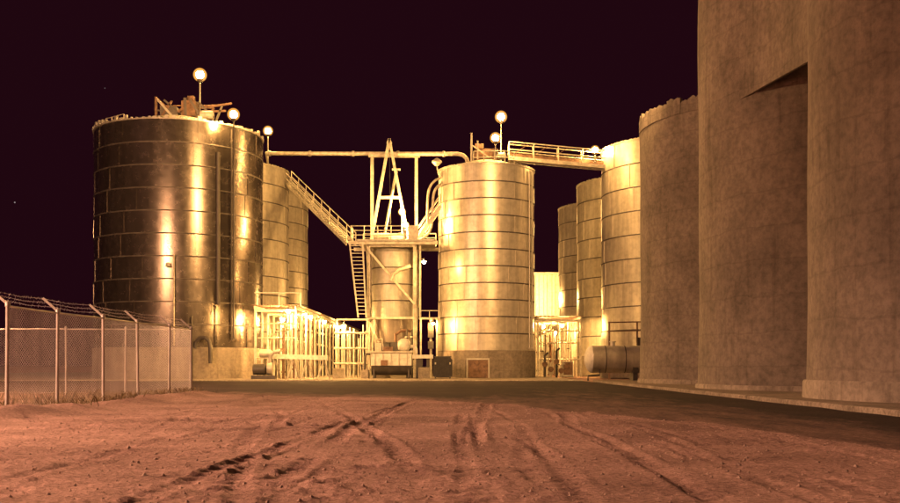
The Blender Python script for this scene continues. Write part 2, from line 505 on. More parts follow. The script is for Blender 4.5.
# ------------------------------------------------------------------ steel bins
N = 112
def course_mesh(Rr, h, nseam, tag_):
    b = MB()
    b.lathe([(Rr, 0), (Rr, h)], n=N)
    for k in range(nseam):       # lapped vertical sheet joints
        a = 2 * math.pi * (k + 0.3) / nseam
        b.box((math.cos(a) * (Rr + 0.012), math.sin(a) * (Rr + 0.012), h / 2), (0.05, 0.09, h - 0.03), a)
    return b.mesh('shell_course', M_BIN, 40)
def band_mesh(Rr):
    b = MB()
    b.lathe([(Rr - 0.03, -0.05), (Rr + 0.035, -0.05), (Rr + 0.05, 0.0), (Rr + 0.035, 0.045), (Rr - 0.03, 0.045)], n=N)
    return b.mesh('seam_band', M_BAND, 30)
_cache = {}
def steel_bin(label, X, Y, Rr, H, base, ncourse, mat=None, group=None, bands=None):
    root = thing('steel_bin', label, 'grain bin', (X, Y, 0), group)
    b = MB(); b.lathe([(Rr + 0.14, 0.0), (Rr + 0.14, base - 0.07), (Rr + 0.10, base), (Rr - 0.2, base + 0.002)], (X, Y, 0), N)
    b.build('foundation', M_CONC2, root, 30)
    h = (H - base) / ncourse
    key = (round(Rr, 2), round(h, 3), mat)
    if key not in _cache:
        cm = course_mesh(Rr, h, 14, key)
        if mat: cm.materials[0] = mat
        _cache[key] = (cm, band_mesh(Rr))
    cm, bm_ = _cache[key]
    for i in range(ncourse):
        link('shell_course', cm, root, (0, 0, base + i * h), random.choice((0, 0.22, 0.11, 0.33)) + i * 0.05)
        if i:
            link('seam_band', bm_, root, (0, 0, base + i * h))
    b = MB()      # conical roof with rim
    b.lathe([(Rr - 0.05, H - 0.04), (Rr + 0.08, H - 0.02), (Rr + 0.08, H + 0.06), (Rr - 0.1, H + 0.10), (0.9, H + Rr * 0.26), (0.9, H + Rr * 0.26 + 0.3), (0.02, H + Rr * 0.26 + 0.34)], (X, Y, 0), N)
    b.build('roof', M_BINB, root, 30)
    mb = MB()     # bolts and clips along the eave
    for k in range(90):
        a = 2 * math.pi * (k + random.random() * 0.6) / 90
        hh = (0.06 + 0.28 * random.random() ** 3) if mat is None else 0.05
        mb.box((X + math.cos(a) * (Rr + 0.02), Y + math.sin(a) * (Rr + 0.02), H + 0.06 + hh / 2), (0.16, 0.12 + 0.2 * random.random(), hh), a)
    mb.build('eave_clips', M_STEEL, root)['kind'] = 'stuff'
    return root

GL = 'steel bins of the row behind the fence'
bin1 = steel_bin('big dark steel bin nearest the wire fence, machinery on its roof', -21.6, 80.0, 6.5, 19.2, 2.4, 10, None, GL)
bin2 = steel_bin('sunk-in middle steel bin of the row behind the big dark bin', -21.8, 94.3, 6.5, 19.2, 2.4, 10, M_BINB, GL)
bin2['label'] = 'middle steel bin of the row, half hidden behind the big dark bin'
bin3 = steel_bin('last and lowest-looking steel bin of the row, where the stairway passes', -21.8, 107.0, 6.5, 19.2, 2.4, 10, M_BINB, GL)
binc = steel_bin('free-standing slim steel bin in the middle, two lamps above its roof', 3.0, 83.0, 3.95, 17.0, 2.25, 11, M_BINB)
GR = 'steel bins of the row beside the concrete silos'
binr1 = steel_bin('tallest-looking steel bin, directly beside the ragged-topped concrete silo', 19.45, 85.0, 6.5, 19.2, 2.0, 9, M_BINB, GR)
binr2 = steel_bin('middle steel bin of the row beyond the concrete silos', 19.45, 101.5, 6.5, 19.2, 2.0, 9, M_BINB, GR)
binr3 = steel_bin('farthest steel bin beside the bright white building', 19.2, 116.5, 6.5, 19.2, 2.0, 9, M_BINB, GR)

def on_bin(X, Y, Rr, px, off=0.08):
    """point on the front of a bin seen at picture column px -> (x, y)"""
    k = (px - 450) / 1000.0
    A = k * k + 1; B = -2 * (k * X + Y); C = X * X + Y * Y - (Rr + off) ** 2
    y = (-B - math.sqrt(max(B * B - 4 * A * C, 0))) / (2 * A)
    return k * y, y

# fittings on the big bin
x, y = on_bin(-21.6, 80, 6.5, 218)
MB().pipe([(x, y, 17.0), (x, y, 6.0), (x, y, 5.6)], 0.16, 10).build('down_pipe', M_DARK, bin1, 40)
x, y = on_bin(-21.6, 80, 6.5, 231.5)
MB().pipe([(x, y, 18.9), (x, y, 3.0)], 0.055, 6).build('conduit', M_DARK, bin1, 40)
x, y = on_bin(-21.6, 80, 6.5, 174, 0.25)
b = MB().pipe([(x, y, 9.2), (x, y, 2.5)], 0.06, 6); b.box((x, y + 0.1, 6.0), (0.1, 0.3, 0.06)); b.box((x, y + 0.1, 3.4), (0.1, 0.3, 0.06))
b.build('vent_pipe', M_PIPE, bin1, 40)
x, y = on_bin(-21.6, 80, 6.5, 168, 0.3)
MB().lathe([(0.05, 0.2), (0.16, 0.12), (0.2, -0.1), (0.0, -0.12)], (x, y, 8.4), 12).build('junction_box', M_STEEL, bin1, 40)
x, y = on_bin(-21.6, 80, 6.5, 204, 0.35)
b = MB().pipe([(x - 0.65, y, 2.3), (x - 0.6, y, 2.75), (x - 0.3, y, 3.05), (x + 0.1, y - 0.1, 3.1), (x + 0.4, y - 0.1, 2.85), (x + 0.5, y - 0.1, 2.3), (x + 0.5, y - 0.1, 1.2)], 0.15, 10)
b.build('gooseneck_pipe', M_DARK, bin1, 40)
x, y = on_bin(-21.6, 80, 6.5, 192, 0.3)
MB().pipe([(x, y, 4.7), (x, y, 0.0)], 0.06, 6).build('stand_pipe', M_DARK, bin1, 40)
# access hatch and conduits of the middle bin
x0, y0 = on_bin(3.0, 83, 3.95, 478, 0.22)
b = MB().box((x0, y0, 0.78), (1.62, 0.1, 1.4), R(-2)); b.build('access_hatch', M_RUST, binc)
b = MB()
for dx in (-0.86, 0.86): b.box((x0 + dx, y0 - 0.02, 0.78), (0.12, 0.16, 1.5), R(-2))
b.box((x0, y0 - 0.02, 1.55), (1.84, 0.16, 0.12), R(-2)); b.build('hatch_frame', M_STEEL, binc)
for px in (529.5, 532):
    x, y = on_bin(3.0, 83, 3.95, px, 0.10)
    MB().pipe([(x, y, 16.8), (x, y, 2.4)], 0.06, 6).build('conduit', M_STEEL, binc, 40)
x, y = on_bin(3.0, 83, 3.95, 436.5 + 4, 0.1)
b = MB()   # unlit dish lamp on a bracket
b.pipe([(x, y, 16.6), (x - 0.25, y, 17.0), (x - 0.3, y, 17.45)], 0.05, 6)
b.build('lamp_bracket', M_STEEL, binc, 40)
b = MB().lathe([(0.08, 0.35), (0.40, 0.12), (0.42, -0.02), (0.15, -0.28), (0.0, -0.30)], (x - 0.3, y, 17.6), 14)
b.build('dish_lamp', M_STEEL, binc, 40)

# ------------------------------------------------------------------ concrete silos
GS = 'concrete silos along the kerb'
def silo(label, X, Y, Rr, H, plinth):
    root = thing('concrete_silo', label, 'silo', (X, Y, 0), GS)
    wob = lambda a, z: 0.025 * math.sin(3 * a + z * 0.4) + 0.018 * math.sin(7 * a - z * 0.9)
    zs = [plinth] + list(np.arange(plinth + 1.2, H, 1.2)) + [H]
    MB().lathe([(Rr, z) for z in zs] + [(Rr - 0.35, H), (Rr - 0.35, H - 2)], (X, Y, 0), 128, wob=wob).build('shell', M_CONC, root, 40)
    MB().lathe([(Rr + 0.10, 0.05), (Rr + 0.10, plinth - 0.06), (Rr + 0.06, plinth), (Rr - 0.2, plinth + 0.002)], (X, Y, 0), 128, wob=wob).build('plinth', M_SKIRT, root, 40)
    return root
s1 = silo('concrete silo with a ragged jagged top edge, shortest and farthest of the three', 15.9, 51.5, 6.0, 13.55, 0.35)
s2 = silo('middle concrete silo between the ragged-topped one and the nearest one', 15.9, 39.1, 6.0, 21.0, 0.30)
s3 = silo('nearest concrete silo at the right edge, with a pale plinth band', 15.9, 26.7, 6.0, 21.0, 0.62)
for k in range(84):       # uneven slip-form boards round the unfinished top
    a = 2 * math.pi * k / 84
    w = 2 * math.pi * 6.0 / 84 * 1.02
    hh = 0.10 + 0.16 * (0.5 + 0.5 * math.sin(k * 1.7)) + 0.16 * random.random()
    b = MB()
    pts = [(-w / 2, -0.45), (w / 2, -0.45), (w / 2, hh - 0.1 * random.random()), (w * 0.15, hh + 0.07 * random.random()), (-w * 0.2, hh - 0.02), (-w / 2, hh - 0.16 * random.random())]
    rr = 6.045 + 0.02 * random.random()
    ca, sa = math.cos(a), math.sin(a)
    b.prism([(15.9 + ca * rr - sa * u, 51.5 + sa * rr + ca * u, 13.55 + v) for u, v in pts], (-ca * 0.16, -sa * 0.16, 0))
    b.build('form_board', M_CONC, s1)
# sloping concrete gallery wall bridging the two nearest silos
P0, P1, P2, P3 = (Vector(p) for p in ((10.46, 36.56), (11.25, 34.85), (11.35, 31.6), (10.75, 29.5)))
zbot = [10.95, 10.72, 10.55, 10.38, 10.22, 10.10, 10.05]
plan = []
for k in range(13):
    t_ = k / 12
    q = P0 * (1 - t_) ** 3 + P1 * 3 * t_ * (1 - t_) ** 2 + P2 * 3 * t_ ** 2 * (1 - t_) + P3 * t_ ** 3
    plan.append((q.x, q.y, 1.0 + (276.0 + ((450 + 1000 * q.x / q.y) - 757) * 0.5625) * q.y / 1000.0))
b = MB(); n = len(plan)
vs = [(x, y, z) for x, y, z in plan] + [(x, y, 21.0) for x, y, z in plan] + [(x + 0.1, y, z) for x, y, z in plan] + [(x + 0.1, y, 21.0) for x, y, z in plan]
fs = []
for k in range(n - 1):
    fs += [(k, k + 1, n + k + 1, n + k), (2 * n + k + 1, 2 * n + k, 3 * n + k, 3 * n + k + 1), (k + 1, k, 2 * n + k, 2 * n + k + 1), (n + k, n + k + 1, 3 * n + k + 1, 3 * n + k)]
b.add(vs, fs)
tag(b.build('infill_wall', M_CONC, None, 40), 'curved concrete infill wall with sloping lower edge between the two nearest silos', 'wall')

# ------------------------------------------------------------------ fence
FP = [(-9.62, 21.7), (-9.63, 24.5), (-9.40, 27.1), (-9.39, 30.1), (-9.19, 32.7), (-9.22, 35.6)]
BP = [(-11.5, 35.4), (-13.55, 35.3), (-16.2, 35.4), (-19.2, 35.4)]
ALLP = FP + BP
FH = 2.32
fence = thing('chain_link_fence', 'galvanised chain-link fence with angled barbed-wire arms beside the dirt yard', 'fence', (-9.4, 30, 0))
for i, (x, y) in enumerate(ALLP):
    tilt = random.uniform(-0.03, 0.03)
    r = 0.042 if i < 6 else 0.034
    if i == 5: r = 0.05
    p = MB().pipe([(x, y, -0.25), (x + tilt, y, FH)], r, 10)
    p.lathe([(r * 1.35, FH - 0.03), (r * 1.35, FH + 0.05), (r * 0.6, FH + 0.09), (0, FH + 0.095)], (x + tilt, y, 0), 10)
    po = p.build('post', M_STEEL, fence, 40)
    if i < 6:
        MB().bar((x + tilt, y, FH + 0.02), (x + tilt - 0.36, y - 0.02, FH + 0.34), 0.035, 0.05).build('barb_arm', M_STEEL, po)
def chain_link(p, q, name='chain_link_mesh'):
    p = Vector((p[0], p[1], 0)); q = Vector((q[0], q[1], 0))
    Ln = (q - p).length; t = (q - p) / Ln; nrm = Vector((-t.y, t.x, 0))
    h0, h1 = 0.04, FH - 0.03; Hh = h1 - h0
    b = MB(); step = 0.088
    k = -Hh
    while k < Ln:
        for sgn in (1, -1):
            u0, u1 = k, k + Hh
            a0, a1 = max(u0, 0), min(u1, Ln)
            if a1 - a0 < 0.02: continue
            z0 = (a0 - u0); z1 = (a1 - u0)
            if sgn < 0: z0, z1 = Hh - z0, Hh - z1
            sag = 0.0
            P = p + t * a0 + Vector((0, 0, h0 + z0)) + nrm * 0.003 * sgn
            Q = p + t * a1 + Vector((0, 0, h0 + z1)) + nrm * 0.003 * sgn
            b.pipe([P, Q], 0.0027, 3, cap=False)
        k += step
    return b.build(name, M_WIRE, fence)
for a, c in zip(ALLP[:-1], ALLP[1:]):
    chain_link(a, c)
    MB().pipe([(a[0], a[1], FH - 0.02), (c[0], c[1], FH - 0.02)], 0.022, 8).build('top_rail', M_STEEL, fence, 40)
    MB().pipe([(a[0], a[1], 0.06), ((a[0] + c[0]) / 2, (a[1] + c[1]) / 2, 0.04), (c[0], c[1], 0.06)], 0.005, 4).build('tension_wire', M_WIRE, fence)
for k in range(3):        # barbed strands along the arms
    b = MB(); f = (k + 1) / 3.1
    pts = []
    for i, (x, y) in enumerate(FP):
        pts.append((x - 0.36 * f, y, FH + 0.02 + 0.32 * f))
        if i < 5:
            x2, y2 = FP[i + 1]
            pts.append(((x + x2) / 2 - 0.36 * f, (y + y2) / 2, FH + 0.32 * f - 0.02))
    b.pipe(pts, 0.004, 4)
    for i in range(len(pts) - 1):
        for s in np.arange(0.05, 1, 0.09):
            c = Vector(pts[i]).lerp(Vector(pts[i + 1]), s)
            d = Vector((random.uniform(-1, 1), random.uniform(-.4, .4), random.uniform(-1, 1))).normalized() * 0.035
            b.pipe([c - d, c + d], 0.003, 3, cap=False)
    b.build('barbed_wire', M_WIRE, fence)

# ------------------------------------------------------------------ lamps
def bulb(r):
    b = MB(); n = 12
    b.lathe([(r * math.sin(math.pi * j / n) + 1e-4, -r * math.cos(math.pi * j / n)) for j in range(n + 1)], n=24)
    return b
_bm = {}
def lamp(label, top, foot=None, r=0.26, mat=None, arm=None, cap=None, group='lit yard lamps', pmat=None):
    """lit lamp: pole (foot to top) or bracket, hood and bulb; top = bulb centre"""
    mat = mat or M_LAMP
    top = Vector(top)
    base = Vector(foot) if foot is not None else top
    root = thing('lamp', label, 'lamp', base, group)
    if foot is not None:
        b = MB(); b.pipe([base, (base.x, base.y, top.z - r * 1.5), (top.x, top.y + 0.0, top.z - r * 1.02)], [0.07, 0.05, 0.05], 8)
        b.lathe([(0.16, 0), (0.16, 0.04), (0.07, 0.1)], base, 10)
        b.build('pole', pmat or M_STEEL, root, 40)
        b = MB(); b.lathe([(0.06, -r * 1.5), (r * 0.55, -r * 1.15), (r * 0.62, -r * 0.80), (r * 0.4, -r * 0.8)], top, 12)
        b.build('socket', M_DARK, root, 40)
    cap = (foot is None) if cap is None else cap
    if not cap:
        gk = ('glow_ball', r)
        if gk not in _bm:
            _bm[gk] = bulb(r * 1.3).mesh('glow_ball', M_GLOW, 60)
        link('glow_ball', _bm[gk], root, top - base)  # ball of added glow around the bulb, not lamp glass
    else:
        b = MB(); b.lathe([(r * 1.45, r * 0.50), (r * 1.40, r * 0.58), (r * 0.6, r * 0.98), (r * 0.3, r * 1.3), (0.02, r * 1.34)], top, 16)
        b.build('cap', M_DARK, root, 40)
    if arm is not None:
        b = MB(); b.pipe([arm, (top.x, top.y, top.z + r * 1.2 + 0.1), (top.x, top.y, top.z + r * 0.9)], 0.03, 6)
        b.build('bracket', M_STEEL, root, 40)
    key = (r, mat.name)
    if key not in _bm:
        _bm[key] = bulb(r * (0.9 if cap else 0.72)).mesh('bulb', mat, 60)
    link('bulb', _bm[key], root, top - base)
    return root

lamp('highest lamp, on a tall pole above the machinery of the big dark bin', W(200, 75, 79), (W(200, 75, 79).x, 79, 20.6), 0.42)
p = W(233.5, 114.5, 73.9); lamp('lamp at the roof edge of the big dark bin, second highest of its trio', p, (p.x, p.y + 0.1, 3.0), 0.36, pmat=M_DARK)
p = W(268, 131, 91); lamp('lamp above the end of the long overhead pipe, on the second bin', p, (p.x, p.y, 19.3), 0.36)
p = W(501, 117, 83.5); lamp('upper of two lamps above the slim middle bin', p, (p.x, p.y, 17.9), 0.40)
p = W(495.5, 138, 81.5); lamp('lower of two lamps above the slim middle bin', p, (p.x, p.y, 17.5), 0.36)
p = W(595, 150, 84); lamp('lamp at the far end of the high catwalk bridge', p, (p.x, p.y, 18.1), 0.30)
p = W(402, 212, 82.2); lamp('upper lamp glowing inside the A-frame on the loading tower', p, (p.x, p.y, 11.25), 0.26, M_LAMP_T)
p = W(406, 225, 81.4); lamp('lower lamp by the railing of the loading tower platform', p, (p.x, p.y, 11.25), 0.22, M_LAMP_T)

def mast(label, top, mat, aim, shade=False):
    """tall yard floodlight mast standing outside the view"""
    top = Vector(top)
    root = thing('flood_mast', label, 'light mast', (top.x, top.y, 0), 'tall yard flood masts')
    MB().pipe([(top.x, top.y, 0), (top.x, top.y, top.z + 0.9)], [0.2, 0.1], 12).build('pole', M_STEEL, root, 40)
    MB().box((top.x, top.y, top.z + 0.8), (1.6, 0.12, 0.12)).build('cross_arm', M_STEEL, root)
    d = (Vector(aim) - top).normalized()
    c = top + d * 0.45
    link('bulb', bulb(0.34).mesh('bulb', mat, 60), root, c - root.location)
    if shade:      # bell shade keeps the light on the ground
        b = MB(); b.lathe([(1.25, -0.45), (1.1, 0.15), (0.55, 0.62), (0.2, 0.8), (0.02, 0.82)], c, 32)
        b.build('lamp_shade', M_DARK, root, 40)
    else:
        b = MB().bar(top, top + Vector((0, 0, 0.8)), 0.08); b.bar(top - d * 0.35, top + d * 0.02, 0.7, 0.6)
        b.build('lamp_housing', M_DARK, root)
mast('tall floodlight mast beyond the fence lighting the dirt yard and silos', (-30.0, 9.0, 13.0), M_YARD, (0, 25, 0), True)
mast('floodlight mast in the yard behind the wire enclosure', (-22.5, 44.0, 12.5), M_YARD2, (0, 50, 6))

# floodlight bracketed to the top of the middle silo, turned on the bins
fl = thing('silo_floodlight', 'floodlight bracketed high on the middle concrete silo, aimed at the bins', 'floodlight', (9.85, 38.0, 20.0))
MB().bar((10.2, 38.0, 19.6), (9.0, 38.0, 20.0), 0.10).build('bracket', M_STEEL, fl)
b = MB().box((8.8, 38.0, 20.2), (0.7, 0.5, 0.5)); b.build('housing', M_DARK, fl)
MB().box((8.8, 38.26, 20.2), (0.6, 0.02, 0.42)).build('lens', emitter('flood_lens_glow', SODIUM, 40.0), fl)
sd = bpy.data.lights.new('flood_beam', 'SPOT')
sd.energy = 64000.0; sd.color = (1.0, 0.53, 0.17); sd.spot_size = R(72); sd.spot_blend = 0.55; sd.shadow_soft_size = 0.3
so = bpy.data.objects.new('flood_beam', sd); COL.objects.link(so); so.parent = fl
so.location = Vector((8.8, 38.6, 20.2)) - fl.location
so.rotation_euler = (Vector((-7.0, 83.0, 10.5)) - Vector((8.8, 38.6, 20.2))).to_track_quat('-Z', 'Y').to_euler()

# ------------------------------------------------------------------ railing / stair helpers
def railing(parent, pts, h=1.05, r=0.035, step=1.3, mids=1, mat=None, toe=False):
    mat = mat or M_PIPE
    pts = [Vector(p) for p in pts]
    for a, c in zip(pts[:-1], pts[1:]):
        n = max(1, int(round((c - a).length / step)))
        for k in range(n + 1):
            if k == 0 and a is not pts[0]: continue
            q = a.lerp(c, k / n)
            MB().pipe([q, q + Vector((0, 0, h))], r, 6).build('rail_post', mat, parent, 40)
        for m in range(mids + 1):
            z = h * (m + 1) / (mids + 1)
            MB().pipe([a + Vector((0, 0, z)), c + Vector((0, 0, z))], r, 6).build('handrail' if m == mids else 'mid_rail', mat, parent, 40)

def stair(label, a, c, width, side, step=0.32, cat='stairway', h=1.0):
    a, c = Vector(a), Vector(c); side = Vector(side).normalized() * width / 2
    root = thing('stairway', label, cat, a)
    for s in (-1, 1):
        MB().bar(a + side * s, c + side * s, 0.07, 0.26).build('stringer', M_PIPE, root)
        railing(root, [a + side * s, c + side * s], h, 0.04, 1.9, 1)
    n = int((c - a).length / step); b = MB()
    hd = (c - a); hd.z = 0; hd.normalize()
    for k in range(1, n):
        q = a.lerp(c, k / n)
        b.bar(q - side * 0.96, q + side * 0.96, 0.24, 0.035)
    b.build('treads', M_STEEL, root)['kind'] = 'stuff'
    return root

# ------------------------------------------------------------------ loading tower
PZ = 11.15
TX0, TX1, TY0, TY1 = -6.62, -2.86, 81.2, 85.0
tower = thing('loading_tower', 'steel loading tower with hopper bin under a railed platform', 'tower', (-4.74, 83.1, 0))
for x in (TX0, TX1):
    for y in (TY0, TY1):
        top = 18.75 if y == TY1 else PZ
        b = MB(); b.bar((x, y, 0.0), (x, y, top), 0.26, 0.06); b.bar((x - 0.10, y, 0.0), (x - 0.10, y, top), 0.05, 0.24); b.bar((x + 0.10, y, 0.0), (x + 0.10, y, top), 0.05, 0.24)
        b.box((x, y, 0.03), (0.5, 0.5, 0.06))
        b.build('column', M_PIPE, tower)
MB().bar((TX0 - 0.3, TY1, 18.85), (TX1 + 0.3, TY1, 18.85), 0.24, 0.24).build('head_beam', M_PIPE, tower)
for (p, q) in (((TX0, TY0 - 0.16, 10.4), (TX1, TY0 - 0.16, 6.0)), ((TX1 + 0.16, TY0, 10.4), (TX1 + 0.16, TY1, 6.0)), ((TX0 - 0.16, TY0, 10.4), (TX0 - 0.16, TY1, 6.0)),
               ((TX0, TY0 - 0.1, 4.9), (TX1, TY0 - 0.1, 4.9)), ((TX0, TY1, 4.9), (TX1, TY1, 4.9)), ((TX1, TY0, 4.9), (TX1, TY1, 4.9)), ((TX0, TY0, 4.9), (TX0, TY1, 4.9)),
               ((TX0, TY0 - 0.1, 10.75), (TX1, TY0 - 0.1, 10.75)), ((TX0, TY0 - 0.14, 4.7), (TX0 + 1.6, TY0 - 0.14, 1.2))):
    MB().bar(p, q, 0.10, 0.16).build('brace', M_PIPE, tower)
cx, cy = -4.74, 83.1
bn = MB().lathe([(1.72, 0), (1.72, 5.35), (1.55, 5.6), (0.4, 5.75)], (cx, cy, 5.0), 64).build('hopper_bin', M_STEEL, tower, 30)
for z in (6.35, 7.7, 9.05):
    link('seam_band', band_mesh(1.72), bn, (0, 0, z))
MB().lathe([(1.66, 5.0), (1.66, 2.95), (1.5, 2.85), (0.45, 1.9), (0.35, 1.5)], (cx, cy, 0), 48).build('hopper_cone', M_CONE, tower, 30)
b = MB().box((cx + 0.35, (TY0 + TY1) / 2 - 0.1, PZ - 0.02), (6.3, TY1 - TY0 + 1.0, 0.18))
b.build('platform_deck', M_STEEL, tower)
b = MB()
for y in (TY0 - 0.55, TY1 + 0.4): b.bar((-8.2, y, PZ - 0.2), (-1.0, y, PZ - 0.2), 0.1, 0.28)
b.build('platform_edge_beam', M_PIPE, tower)
yf, yb = TY0 - 0.55, TY1 + 0.4
railing(tower, [(-8.0, yf, PZ + .05), (-2.6, yf, PZ + .05)], 1.1, 0.04, 1.1, 2)
railing(tower, [(-7.4, yb, PZ + .05), (-1.2, yb, PZ + .05)], 1.1, 0.04, 1.3, 2)
railing(tower, [(-8.0, yf, PZ + .05), (-8.0, yf + 1.8, PZ + .05)], 1.1, 0.04, 1.0, 2)
# curved spout on the front of the bin
b = MB().pipe([(-3.2, yf + 0.2, 9.1), (-3.6, yf + 0.1, 8.95), (-4.2, yf, 8.75), (-4.6, yf, 8.4), (-4.75, yf, 7.9)], 0.16, 10)
b.build('spout', M_PIPE, tower, 40)
MB().pipe([(-2.42, TY0 - 0.2, 10.8), (-2.42, TY0 - 0.2, 5.0)], 0.09, 8).build('riser_pipe', M_PIPE, tower, 40)
p = W(424, 262, 78.8); lamp('lamp on a bracket at the side of the loading tower, lit to brighten the hopper', p, None, 0.15, M_LAMP_D, (-2.42, TY0 - 0.2, 9.6))  # light added to this bracket fixture to brighten the hopper front
MB().box((-3.0, TY0 - 0.35, 11.75), (0.7, 0.5, 1.1)).build('control_box', M_PIPE, tower)
b = MB(); b.box((-4.4, 82.2, 11.5), (1.2, 0.8, 0.5)); b.lathe([(0.3, -0.6), (0.3, 0.6)], (-5.6, 82.0, 11.6), 14, 'x', cap0=True, cap1=True)
b.build('gear_motor', M_PIPE, tower, 30)
# steep ladder stair on the left of the tower
lad = thing('ladder', 'steep rung ladder hanging from the loading tower platform', 'ladder', (-7.5, 80.9, 5))
a0, a1 = Vector((-8.1, 80.6, 11.0)), Vector((-7.4, 80.6, 4.9))
a0b, a1b = Vector((-7.05, 80.6, 11.0)), Vector((-6.75, 80.6, 4.9))
MB().bar(a0, a1, 0.10, 0.12).build('stringer', M_PIPE, lad)
MB().bar(a0b, a1b, 0.10, 0.12).build('stringer', M_PIPE, lad)
for k in range(1, 20):
    MB().bar(a0.lerp(a1, k / 20), a0b.lerp(a1b, k / 20), 0.09, 0.05).build('rung', M_PIPE, lad)

# A-frame hoist on the platform
af = thing('a_frame_hoist', 'pale steel A-frame hoist rising to a point above the loading tower', 'hoist', (-4.8, 82.6, PZ + 0.07))
def P(px, py): return W(px, py, 82.8)
zb = PZ + 0.07
apex = P(389.3, 139)
for fx, fy in ((371, 82.8), (409, 82.8)):
    q = W(fx, 240, 82.8); q.z = zb
    MB().bar(q, apex, 0.25, 0.22).build('leg', M_PIPE, af)
MB().bar(P(379.5, 197.5), P(401.5, 197.5), 0.16, 0.20).build('cross_bar', M_PIPE, af)
q = W(381.5, 240, 82.8); q.z = zb; q.y += 1.5
MB().bar(q, W(396.5, 171, 83.0), 0.16, 0.16).build('back_stay', M_PIPE, af)
MB().bar(P(392, 169.5), P(400.5, 169.5), 0.12, 0.14).build('cross_bar', M_PIPE, af)
b = MB().lathe([(0.22, -0.08), (0.22, 0.08)], P(389.3, 143) + Vector((0, 0, 0)), 14, 'y', cap0=True, cap1=True)
b.build('pulley', M_STEEL, af, 30)
MB().pipe([P(389.3, 145), W(391, 236, 82.8)], 0.012, 4).build('hoist_rope', M_DARK, af)

# overhead pipe from the second bin to the middle bin
pa, pb = W(266, 153.5, 88.5), W(458, 154.0, 83.2)
pts = [pa, pb] + [W(463, 155.2, 83.2), W(466.5, 158.5, 83.2), W(468, 163, 83.2), W(468.2, 168, 83.2)]
ov = thing('overhead_pipe', 'long level overhead pipe running between the bin tops across the tower', 'pipe', pa)
MB().pipe(pts, 0.17, 12).build('pipe_run', M_PIPE, ov, 40)
for s in (0.02, 0.24, 0.47, 0.7, 0.93):
    c = pa.lerp(pb, s); d = (pb - pa).normalized()
    MB().pipe([c - d * 0.08, c + d * 0.08], 0.25, 12).build('flange', M_STEEL, ov, 40)
MB().bar(pa, (pa.x - 0.3, 91.2, 19.3), 0.14, 0.14).build('end_support', M_PIPE, ov)

# stairways
stair('pale steel stairway slanting down from the bin row to the loading tower', (-15.3, 94.0, 18.35), (-8.2, 83.0, PZ - 0.05), 0.9, (0.75, 0.6, 0), 0.33)
stair('short steel stairway climbing from the loading tower to the slim middle bin', (-2.7, 82.0, PZ + 0.05), (-0.75, 81.8, 14.0), 1.0, (0, 1, 0), 0.3)

# curved pipes beside the middle bin
def loop(label, pts, r, d=81.4):
    pp = [W(x, y, d + (0.6 if x > 438 else 0)) for x, y in pts]
    out = []
    for i in range(len(pp) - 1):       # Catmull-Rom
        p0 = pp[max(i - 1, 0)]; p1 = pp[i]; p2 = pp[i + 1]; p3 = pp[min(i + 2, len(pp) - 1)]
        for t in np.linspace(0, 1, 6, endpoint=False):
            out.append(0.5 * ((2 * p1) + (p2 - p0) * t + (2 * p0 - 5 * p1 + 4 * p2 - p3) * t * t + (3 * p1 - p0 - 3 * p2 + p3) * t ** 3))
    out.append(pp[-1])
    o = MB().pipe(out, r, 8).build('curved_pipe', M_PIPE, None, 40)
    tag(o, label, 'pipe', 'curved pipes beside the slim middle bin')
loop('outer curved pipe arching from the slim middle bin toward the tower', [(442, 178), (436, 180), (430.5, 186), (428, 196), (427.5, 210), (427.5, 224)], 0.10)
loop('inner curved pipe hooking under the short stairway', [(442, 184), (437, 187), (433.5, 195), (432.5, 210), (431.5, 226), (427, 235), (420, 239.5), (413, 240)], 0.10)

# ------------------------------------------------------------------ bridge catwalk and bin-top machinery
br = thing('catwalk_bridge', 'high catwalk bridge with truss railing between the slim bin and silo-side bins', 'catwalk', (5.3, 83.2, 18.2))
A, C = Vector((4.9, 83.4, 18.25)), Vector((13.2, 84.6, 17.75))
for s in (-0.5, 0.5):
    o_ = Vector((0, s, 0))
    MB().bar(A + o_, C + o_, 0.10, 0.30).build('chord', M_PIPE, br)
    railing(br, [A + o_ + Vector((0, 0, .1)), C + o_ + Vector((0, 0, .1))], 1.25, 0.05, 2.05, 1)
MB().bar(A, C, 0.94, 0.05).build('deck', M_STEEL, br)
MB().bar(A + Vector((0, 0.1, 0.35)), C + Vector((0, 0.1, 0.35)), 0.4, 0.3).build('conveyor_casing', M_RUST, br)
MB().bar((13.2, 84.6, 17.6), (13.2, 84.6, 11), 0.09).build('support_leg', M_RUST, br)
for k in range(5):
    p0 = A.lerp(C, (k + 0.05) / 5); p1 = A.lerp(C, (k + 0.95) / 5)
    MB().bar(p0 + Vector((0, -0.5, 0.15)), p1 + Vector((0, -0.5, 1.25)), 0.04).build('diagonal', M_RUST, br)

hd = thing('conveyor_head', 'conveyor head machinery on the roof of the slim middle bin', 'machinery', (3.2, 82.5, 17.3))
b = MB(); b.box((3.0, 82.2, 18.3), (1.9, 1.1, 0.9)); b.box((2.4, 82.0, 18.95), (0.7, 0.8, 0.4)); b.build('drive_casing', M_RUST, hd)
b = MB().lathe([(0.28, -0.45), (0.3, 0.4), (0.2, 0.5)], (4.1, 81.9, 18.2), 14, 'x', cap0=True, cap1=True); b.build('motor', M_STEEL, hd, 30)
MB().bar((1.75, 81.4, 17.0), (1.75, 81.4, 19.95), 0.16).build('post', M_PIPE, hd)
MB().bar((2.25, 81.3, 17.0), (2.25, 81.3, 19.3), 0.12).build('post', M_PIPE, hd)
MB().bar((1.75, 81.4, 19.0), (3.2, 81.6, 18.0), 0.10).build('brace', M_PIPE, hd)
for (x, y) in ((2.3, 82.0), (3.8, 82.0), (4.5, 82.2)):
    MB().bar((x, y, 17.0), (x, y, 18.0), 0.14).build('support', M_PIPE, hd)
